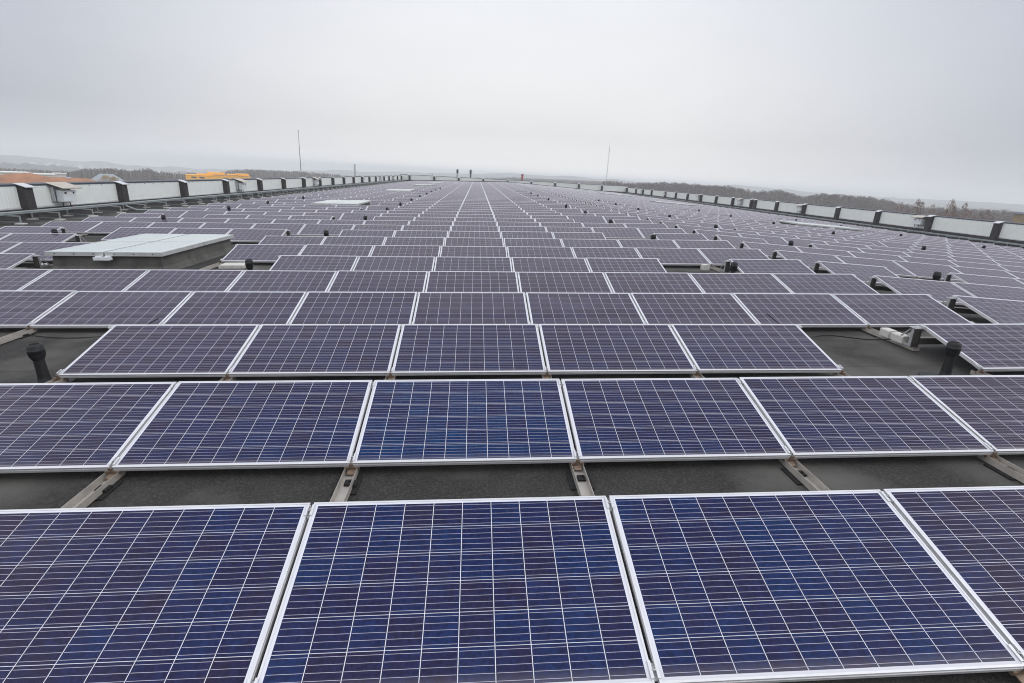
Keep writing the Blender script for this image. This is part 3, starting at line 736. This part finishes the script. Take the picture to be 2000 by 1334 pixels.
for j in range(nr - 1):
    for k_ in range(na):
        a, b_ = 1 + j * na + k_, 1 + j * na + (k_ + 1) % na; fs.append((a, b_, b_ + na, a + na))
g.add(vs, fs); go = g.build('ground', GROUND); tag(go, 'brown autumn land around the building', 'ground', kind='structure')
if go.data.polygons[5].normal.z < 0: go.data.flip_normals()

HILLM = mat('wooded_hill', (.024, .034, .030), .95, 0, .2, 0, .006, 0, 1, tint2=(.055, .055, .048))
def ridge(prof, dist, depth, name, label, rough):
    us = np.linspace(prof[0][0], prof[-1][0], 150); vt = np.interp(us, [p[0] for p in prof], [p[1] for p in prof])
    g_ = MB(); vs = []; R_ = random.Random(int(dist)); nz = [R_.random() for _ in range(400)]
    def noise(t): i = int(math.floor(t)); f_ = t - i; f_ = f_ * f_ * (3 - 2 * f_); return nz[i % 400] * (1 - f_) + nz[(i + 1) % 400] * f_
    cols = 10
    for i, (u, v) in enumerate(zip(us, vt)):
        top = sight(u, v, dist)
        dirn = Vector((top.x - EYE.x, top.y - EYE.y, 0)).normalized()
        for j in range(cols):
            t = -1 + 2 * j / (cols - 1); p = Vector((top.x, top.y, 0)) + dirn * (t * depth)
            gzz = gz(p.x, p.y) - 6
            fall = math.cos(t * math.pi / 2) ** 1.2
            z = gzz + (top.z - gzz) * fall + rough * (noise(i * .8 + j * 17.3) - .7) * fall + rough * .5 * (noise(i * 2.1 + j * 31.1) - .5) * fall
            vs.append((p.x, p.y, z))
    n = len(us); fs = [(i * cols + j, i * cols + j + 1, (i + 1) * cols + j + 1, (i + 1) * cols + j) for i in range(n - 1) for j in range(cols - 1)]
    g_.add(vs, fs); o = g_.build(name, HILLM)
    if o.data.polygons[len(o.data.polygons) // 2].normal.z < 0: o.data.flip_normals()
    tag(o, label, 'hills', kind='structure')
ridge([(-500, 300), (-120, 302), (0, 303), (40, 304), (95, 309), (130, 313), (200, 317), (300, 325), (380, 329), (450, 332), (600, 333), (720, 334), (780, 336), (850, 338), (930, 340), (960, 338.5), (990, 337.5), (1020, 339), (1060, 343), (1100, 344), (1150, 347), (1200, 350), (1300, 358), (1380, 363), (1430, 361.5), (1530, 369), (1640, 379), (1760, 387), (1880, 392), (2000, 400), (2150, 408), (2600, 430)],
      2300, 700, 'hills', 'pale blue wooded hills along the horizon', 9)
ridge([(-400, 317), (0, 319), (30, 318), (60, 321), (110, 322), (150, 326), (210, 330), (300, 335), (420, 338), (560, 341), (680, 342)], 1250, 280, 'hills', 'darker wooded rise in front of the hills on the left', 7)
ridge([(940, 349), (1010, 348), (1100, 352), (1200, 358), (1300, 365), (1450, 375), (1600, 388), (1800, 402), (2000, 412), (2300, 430)], 1150, 280, 'hills', 'darker wooded rise in front of the hills on the right', 6)

# ------------------------------------------------------------------ trees
def twig_mat(name, c1, c2):
    m = mat(name, c1, .9, 0, .2, 0, .35, 0, 1, tint2=c2)
    t = m.node_tree; b_ = t.nodes['Principled BSDF']; src = b_.inputs['Base Color'].links[0].from_socket
    ge = t.nodes.new('ShaderNodeNewGeometry'); mr = t.nodes.new('ShaderNodeMapRange'); t.links.new(ge.outputs['Random Per Island'], mr.inputs[0]); mr.inputs[3].default_value = .65; mr.inputs[4].default_value = 1.35
    s_ = t.nodes.new('ShaderNodeVectorMath'); s_.operation = 'SCALE'; t.links.new(src, s_.inputs[0]); t.links.new(mr.outputs[0], s_.inputs['Scale']); t.links.new(s_.outputs[0], b_.inputs['Base Color'])
    return m
TW_BARE = twig_mat('bare_twigs', (.115, .076, .060), (.068, .050, .045))
TW_BIRCH = twig_mat('birch_twigs', (.19, .10, .06), (.10, .06, .042))
TW_YEL = twig_mat('yellowing_leaves', (.40, .27, .05), (.26, .19, .05))
TW_PINE = twig_mat('pine_needles', (.030, .040, .028), (.022, .030, .024))
BARK = mat('grey_bark', (.10, .09, .08), .9, 0, .2, .3, 2)
BIRCHB = mat('birch_bark', (.42, .38, .34), .9, 0, .2, .4, 1.5)
def twigs(mb, R_, base, h, rad, n, size, form, mi=0):
    plumes = [(R_.random() * 6.283, rad * (.15 + .65 * R_.random()), .70 + .30 * R_.random() ** 1.5) for _ in range(6)]; plumes[0] = (0, 0, 1.0)
    for _ in range(n):
        t = R_.random() ** (.8 if form != 'cone' else 1.25); a = R_.random() * 6.283; ox = oy = 0
        if form == 'cone': rr = rad * (1 - t) + .15; z = h * (.12 + .88 * t)
        elif form == 'birch':
            pa, pr, ph = R_.choice(plumes); ox, oy = pr * math.cos(pa) * (.3 + .7 * t), pr * math.sin(pa) * (.3 + .7 * t)
            rr = rad * .52 * (math.sin(math.pi * (.10 + .88 * t)) ** .7 + .05); z = h * ph * (.22 + .78 * t)
        else: rr = rad * math.sqrt(max(.02, 1 - (2 * t - 1.0) ** 2)); z = h * (.28 + .74 * t)
        q = rr * R_.random() ** .45
        lump = .82 + .30 * math.sin(a * 3 + base[0]) * math.sin(t * 9 + base[1])
        c = Vector((base[0] + ox + q * lump * math.cos(a), base[1] + oy + q * lump * math.sin(a), base[2] + z))
        if form == 'birch': d = Vector((math.cos(a) * .4, math.sin(a) * .4, -.2 - R_.random() if R_.random() < .45 else 1.0))
        elif form == 'cone': d = Vector((math.cos(a), math.sin(a), -.2))
        else: d = Vector((math.cos(a) * .7, math.sin(a) * .7, .3 + R_.random()))
        d = (d + Vector((R_.gauss(0, .35), R_.gauss(0, .35), R_.gauss(0, .35)))).normalized()
        e = d.orthogonal().normalized(); e = (e * math.cos(q * 9) + d.cross(e) * math.sin(q * 9))
        L_ = size * (.5 + R_.random()); w_ = L_ * (.19 if form != 'cone' else .34)
        mb.add([tuple(c - d * L_ * .5 - e * w_ * .5), tuple(c - d * L_ * .5 + e * w_ * .5), tuple(c + d * L_ * .5)], [(0, 1, 2)], mi)
def limbs(mb, R_, base, h, rad, n, r0, mi=0, lean=(0, 0)):
    pts = [(base[0] + lean[0] * t * t * h, base[1] + lean[1] * t * t * h, base[2] + h * t * .94) for t in (0, .25, .5, .75, 1)]
    mb.tube(pts, [r0, r0 * .8, r0 * .55, r0 * .32, r0 * .1], 7, mi)
    for _ in range(n):
        t = .25 + .6 * R_.random(); a = R_.random() * 6.283; i = t * 4; k_ = int(i); f_ = i - k_
        p0 = Vector(pts[k_]).lerp(Vector(pts[min(4, k_ + 1)]), f_); L_ = rad * (.55 + .6 * R_.random()) * (1.15 - t * .6)
        p1 = p0 + Vector((math.cos(a) * L_ * .5, math.sin(a) * L_ * .5, L_ * .55)); p2 = p0 + Vector((math.cos(a) * L_, math.sin(a) * L_, L_ * .95))
        mb.tube([p0, p1, p2], [r0 * .35 * (1.1 - t), r0 * .22 * (1.1 - t), .02], 5, mi)
def tree(name, label, group, x, y, h, rad, form, tw, bark, n, size, seed):
    R_ = random.Random(seed); root = empty(name, Matrix.Translation((x, y, gz(x, y)))); tag(root, label, 'tree', group)
    k_ = MB(); limbs(k_, R_, (0, 0, -.2), h, rad, 14, h * .016, 0, (R_.gauss(0, .004), R_.gauss(0, .004))); k_.build('trunk', bark, root)
    k_ = MB(); twigs(k_, R_, (0, 0, 0), h, rad, n, size, form); k_.build('crown', tw, root)
BG_ = 'bare birches beyond the right parapet'
birch = [(1760, 396, 3.4, 'rounded brown birch standing first from the wood beyond the right parapet'), (1795, 389, 2.9, 'pale stemmed pointed birch left of the nearest inverter on the right parapet'), (1823, 400, 3.4, 'low bushy birch above the nearest inverter on the right parapet'),
         (1862, 390, 3.4, 'tallest ragged bare birch beyond the right parapet'), (1887, 397, 2.8, 'bare birch close against the tallest one, on its right'), (1931, 410, 2.9, 'short rust brown birch nearest the timber building')]
for i, (u, v, rad, lb_) in enumerate(birch):
    p = sight(u, v, 215); tree('birch_tree', lb_, BG_, p.x, p.y, p.z - gz(p.x, p.y), rad * 1.3, 'birch', TW_BIRCH, BIRCHB, 2300, .7, 40 + i)
for i, (u, v, d_, lb_) in enumerate([(207, 343, 275, 'yellow leaved tree in front of the grey hip roofed hall'), (222, 346, 276, 'smaller yellow leaved tree beside the grey hip roofed hall')]):
    p = sight(u, v, d_); tree('yellow_tree', lb_, 'yellow trees before the hall', p.x, p.y, p.z - gz(p.x, p.y), 3.2 - i, 'round', TW_YEL, BARK, 700, .7, 60 + i)
def wood(name, label, prof, d0, d1, step, rows, forms, seed, jag=2.0):
    """many trees that read as one mass"""
    R_ = random.Random(seed); b_ = MB()
    us0, us1 = prof[0][0], prof[-1][0]
    for rw in range(rows):
        u = us0
        while u < us1:
            d_ = d0 + (d1 - d0) * (rw + R_.random()) / rows
            v = float(np.interp(u, [p[0] for p in prof], [p[1] for p in prof])) + (rows - 1 - rw) * 1.3 + abs(R_.gauss(0, jag))
            p = sight(u, v, d_); gzz = gz(p.x, p.y); h = max(4.5, p.z - gzz); rad = h * (.26 + .14 * R_.random())
            fm = R_.choice(forms); mi = 1 if fm == 'cone' else 0
            twigs(b_, R_, (p.x, p.y, gzz), h, min(rad, 5.5) * (.6 if mi else 1), 330, h * .078, fm, mi)
            b_.tube([(p.x, p.y, gzz), (p.x, p.y, gzz + h * .8)], [h * .013, h * .004], 4, 2)
            u += step * (.6 + .8 * R_.random()) * 1000 / d_ * .42
    o = b_.build(name, [TW_BARE, TW_PINE, BARK]); tag(o, label, 'wood', kind='stuff')
wood('woods', 'grey bare wood stretching along behind the right parapet', [(1180, 352), (1230, 356), (1275, 355), (1310, 356), (1380, 360), (1420, 363), (1451, 368), (1475, 373), (1526, 371), (1568, 383), (1607, 377), (1637, 379), (1688, 383), (1703, 384), (1745, 392), (1800, 404), (1900, 408), (1960, 411), (2060, 420), (2200, 430)], 330, 430, 5.5, 4, ['round'] * 8 + ['birch'] * 2, 5, 2.2)
wood('woods', 'mixed wood behind the hip roofed hall and the warehouses', [(-60, 333), (100, 334), (140, 334), (165, 328), (215, 327), (250, 331), (290, 328), (305, 333), (345, 338), (365, 336), (430, 340)], 330, 430, 5.5, 3, ['round'] * 4 + ['cone'] * 2, 6, 2.0)
wood('woods', 'mixed wood behind the lightning rod', [(432, 335), (455, 331), (480, 330), (520, 331), (560, 333), (600, 335), (640, 338), (665, 340)], 480, 600, 5, 3, ['round'] * 3 + ['cone'] * 2, 8, 1.5)
wood('woods', 'hazy wood low behind the end wall', [(700, 343), (800, 343), (860, 345), (950, 347), (1000, 346), (1060, 349), (1120, 351), (1190, 354)], 700, 860, 5, 3, ['round'] * 3 + ['cone'], 9, 1.2)

# ------------------------------------------------------------------ buildings and landmarks beyond the roof
def facing(p):                                              # local frame: x to the right, y away from the camera
    d = Vector((p.x - EYE.x, p.y - EYE.y, 0)).normalized(); ex = Vector((d.y, -d.x, 0))
    return Matrix.Translation((p.x, p.y, gz(p.x, p.y))) @ Matrix((ex, d, Vector((0, 0, 1)))).transposed().to_4x4()
W_WHITE = mat('white_rendered_wall', (.60, .58, .53), .7, 0, .3, .06, .3)
W_CREAM = mat('cream_wall', (.55, .50, .42), .7, 0, .3, .08, .3)
W_YEL = mat('yellow_cladding', (.90, .44, .012), .55, 0, .3, .05, .4)
W_TIM = mat('timber_cladding', (.24, .18, .11), .8, 0, .3, .25, 1.2)
R_GREY = mat('grey_metal_roof', (.24, .27, .30), .45, .2, .4, .06, .3)
R_WHITE = mat('pale_flat_roof', (.62, .62, .60), .6, 0, .3, .06, .2)
R_BLUE = mat('blue_grey_roof', (.24, .33, .40), .5, .2, .4, .06, .3)
WIN = mat('far_window', (.03, .035, .045), .2, 0, .5, .05, 1)
SOIL = mat('brown_soil', (.36, .155, .065), .95, 0, .2, 0, .25, .6, .5, tint2=(.22, .095, .045))
def hall(name, label, u0, u1, vtop, dist, depth, wallm, roofm, cat='building', kind='flat', eave=None, wins=(), group=None, over=.4):
    pa, pb = sight(u0, vtop, dist), sight(u1, vtop, dist); pc = sight((u0 + u1) / 2, vtop, dist); wd = (pb - pa).length
    root = empty(name, facing(pc)); tag(root, label, cat, group)
    zt = pc.z - gz(pc.x, pc.y); a = wd / 2
    ze = zt - .35 if kind == 'flat' else zt - eave
    k_ = MB(); k_.box(-a, a, 0, depth, -1, ze); k_.build('wall', wallm, root)
    k_ = MB()
    if kind == 'flat': k_.box(-a - over, a + over, -over, depth + over, ze + .002, zt)
    elif kind == 'hip':
        q = a * .42
        k_.add([(-a - over, -over, ze), (a + over, -over, ze), (a + over, depth + over, ze), (-a - over, depth + over, ze), (-q, depth / 2, zt), (q, depth / 2, zt),
                (-a - over, -over, ze - .2), (a + over, -over, ze - .2), (a + over, depth + over, ze - .2), (-a - over, depth + over, ze - .2)],
               [(0, 1, 5, 4), (1, 2, 5), (2, 3, 4, 5), (3, 0, 4), (0, 6, 7, 1), (1, 7, 8, 2), (2, 8, 9, 3), (3, 9, 6, 0)])
    elif kind == 'shed': k_.add([(-a, -over, ze), (a, -over, ze), (a, depth, zt), (-a, depth, zt), (-a, -over, ze - .2), (a, -over, ze - .2), (a, depth, ze - .2), (-a, depth, ze - .2)], [(0, 1, 2, 3), (0, 4, 5, 1), (1, 5, 6, 2), (3, 2, 6, 7), (0, 3, 7, 4)])
    k_.build('roof', roofm, root)
    for (fx, wz, ww, wh) in wins:
        k_ = MB(); k_.box(-a + wd * fx - ww / 2, -a + wd * fx + ww / 2, -.06, .02, ze - wz - wh, ze - wz); k_.build('window', WIN, root)
    return root
hall('warehouse', 'long pale warehouse behind the soil heap', -120, 58, 334.5, 318, 14, W_WHITE, R_WHITE)
hall('warehouse', 'pale flat roofed hall with a strip of dark windows behind the soil heap', 60, 106, 340, 308, 14, W_WHITE, R_WHITE, wins=[(.30, .8, 2.6, 1.0), (.55, .8, 2.6, 1.0), (.80, .8, 2.6, 1.0)])
hall('shed', 'low blue grey roofed shed right of the soil heap', 110, 140, 347, 300, 12, W_WHITE, R_BLUE, cat='shed', kind='shed', eave=1.0)
hall('shed', 'long low white shed left of the hip roofed hall', 128, 178, 351, 262, 9, W_WHITE, R_WHITE, cat='shed', kind='shed', eave=.9)
hall('hall', 'grey hip roofed hall behind the yellow trees', 176, 240, 340.5, 300, 14, W_CREAM, R_GREY, kind='hip', eave=2.9)
hall('warehouse', 'low pale hall far behind the hip roofed one', 105, 128, 338.5, 320, 8, W_WHITE, R_WHITE)
yb_ = hall('yellow_building', 'bright yellow industrial building beyond the left parapet', 364, 491, 343.4, 312, 12, W_YEL, W_YEL, wins=[(.12, .5, 2.2, .7), (.24, .5, 2.2, .7), (.60, .5, 2.2, .7), (.74, .5, 2.2, .7)], over=.1)
for fx, ww, hh in ((.34, 7, .9), (.47, 8, .9), (.66, 5, .45), (.78, 6, .8)):
    k_ = MB(); wd = 38.5; zt_ = max(v.co.z for v in yb_.children[1].data.vertices)
    k_.box(-wd / 2 + wd * fx - ww / 2, -wd / 2 + wd * fx + ww / 2, 2, 10, zt_ - .1, zt_ + hh); k_.build('rooftop_box', W_YEL, yb_)
hall('timber_building', 'timber clad building behind the right parapet at the picture edge', 1979, 2120, 418, 140, 14, W_TIM, R_GREY, over=.25)
# soil heap
pc = sight(40, 345, 262); hp = MB(); nx, ny = 44, 14; vs = []
Rh = random.Random(3); hn = [Rh.random() for _ in range(300)]
Mh = facing(pc)
for i in range(nx):
    for j in range(ny):
        x = -46 + 92 * i / (nx - 1); y = -12 + 24 * j / (ny - 1)
        prof = np.interp(x, [-46, -30, -10, 2, 12, 22, 32, 40, 46], [6.0, 6.5, 6.1, 6.6, 5.6, 4.6, 3.2, 1.2, 0])
        z = prof * max(0, math.cos(y / 12 * math.pi / 2)) ** .8 + .55 * (hn[(i * 7 + j * 13) % 300] - .5) + .5 * math.sin(i * .9 + j) * max(0, math.cos(y / 12 * math.pi / 2))
        vs.append((x, y, z - .25))
hp.add(vs, [(i * ny + j, (i + 1) * ny + j, (i + 1) * ny + j + 1, i * ny + j + 1) for i in range(nx - 1) for j in range(ny - 1)])
o = hp.build('soil_heap', SOIL, smooth=True, M=Mh); tag(o, 'large orange brown heap of soil beyond the left parapet', 'soil heap')
# chimneys and masts far off
def chimney(label, u, vt, d_, r_, m_, name='chimney', tw=None):
    p = sight(u, vt, d_); g0 = gz(p.x, p.y); root = empty(name, Matrix.Translation((p.x, p.y, g0))); tag(root, label, 'chimney'); h = p.z - g0
    k_ = MB(); k_.tube([(0, 0, -1), (0, 0, h * .96)], [r_ * 1.15, r_], 16); k_.build('shaft', m_, root, smooth=True)
    k_ = MB(); k_.lathe([(r_ * 1.0, h * .955), (r_ * 1.14, h * .96), (r_ * 1.14, h), (r_ * .8, h)], 16); k_.build('rim', m_, root, smooth=True)
chimney('grey chimney far behind the left parapet', 692.6, 320.5, 640, .85, POLE)
chimney('red chimney standing beyond the far end wall', 1020.5, 340, 200, .36, REDP)
def lattice(label, u, vt, d_, w0, w1, m_, guy):
    p = sight(u, vt, d_); g0 = gz(p.x, p.y); h = p.z - g0; root = empty('lattice_mast', Matrix.Translation((p.x, p.y, g0))); tag(root, label, 'mast')
    k_ = MB(); n = max(8, int(h / 3)); c3 = [(math.cos(a), math.sin(a)) for a in (.3, 2.4, 4.5)]
    for cx, cy in c3: k_.tube([(cx * w0, cy * w0, 0), (cx * w1, cy * w1, h * .93)], .022, 5)
    for i in range(n):
        for q in range(3):
            z0, z1 = h * .93 * i / n, h * .93 * (i + 1) / n; a, b_ = c3[q], c3[(q + 1) % 3]
            wa, wb = w0 + (w1 - w0) * i / n, w0 + (w1 - w0) * (i + 1) / n
            k_.tube([(a[0] * wa, a[1] * wa, z0), (b_[0] * wb, b_[1] * wb, z1)], .014, 4)
    k_.build('lattice', m_, root)
    k_ = MB(); k_.tube([(0, 0, h * .92), (0, 0, h)], [.04, .02], 6); k_.build('antenna', m_, root)
    k_ = MB()
    for z in guy: k_.lathe([(.12, h * z - .2), (.2, h * z - .15), (.2, h * z + .15), (.12, h * z + .2)], 10)
    k_.build('dish_ring', m_, root)
MASTM = mat('haze_paled_mast', (.48, .48, .49), .5, .3, .4, .1, 1)  # steel paled in its colour to stand in for distance haze
lattice('tall thin lattice mast rising above the wood right of centre', 1192, 275, 170, .13, .10, MASTM, (.52, .44))
lattice('faint distant lattice tower left of the grey chimney', 649.5, 317.5, 700, .5, .3, MASTM, (.9,))
for i in range(12):
    R_ = random.Random(100 + i); u = 60 + i * 27 + R_.random() * 14; v = float(np.interp(u, [0, 100, 200, 300, 400], [313, 317, 324, 330, 333])) + R_.random() * 3
    p = sight(u, v, 1850); Mx = facing(p); Mx.translation.z = p.z - 8; root = empty('distant_house', Mx @ Matrix.Rotation(R_.random(), 4, 'Z'))
    tag(root, 'pale house lost in haze on the far left hills', 'house', 'pale houses scattered over the hazy hills')
    k_ = MB(); k_.box(-6 - R_.random() * 6, 7, -5, 5, -30, 6); k_.build('wall', W_WHITE, root)
    k_ = MB(); k_.prism([(-5.5, 6.002), (5.5, 6.002), (0, 9.5)], 0, -6.5, 7.4); k_.build('roof', R_GREY, root)

# ------------------------------------------------------------------ haze
hz = MB(); hz.box(-7500, 7500, -1500, 8500, -230, 17); ho = hz.build('haze', [])
hm = bpy.data.materials.new('haze'); hm.use_nodes = True; t = hm.node_tree; t.nodes.clear()
pv = t.nodes.new('ShaderNodeVolumePrincipled'); pv.inputs['Color'].default_value = (.93, .96, 1.0, 1); pv.inputs['Density'].default_value = .00075; pv.inputs['Anisotropy'].default_value = 0.0
ou = t.nodes.new('ShaderNodeOutputMaterial'); t.links.new(pv.outputs[0], ou.inputs['Volume']); ho.data.materials.append(hm)
tag(ho, 'thin grey haze over the land', 'haze', kind='stuff')
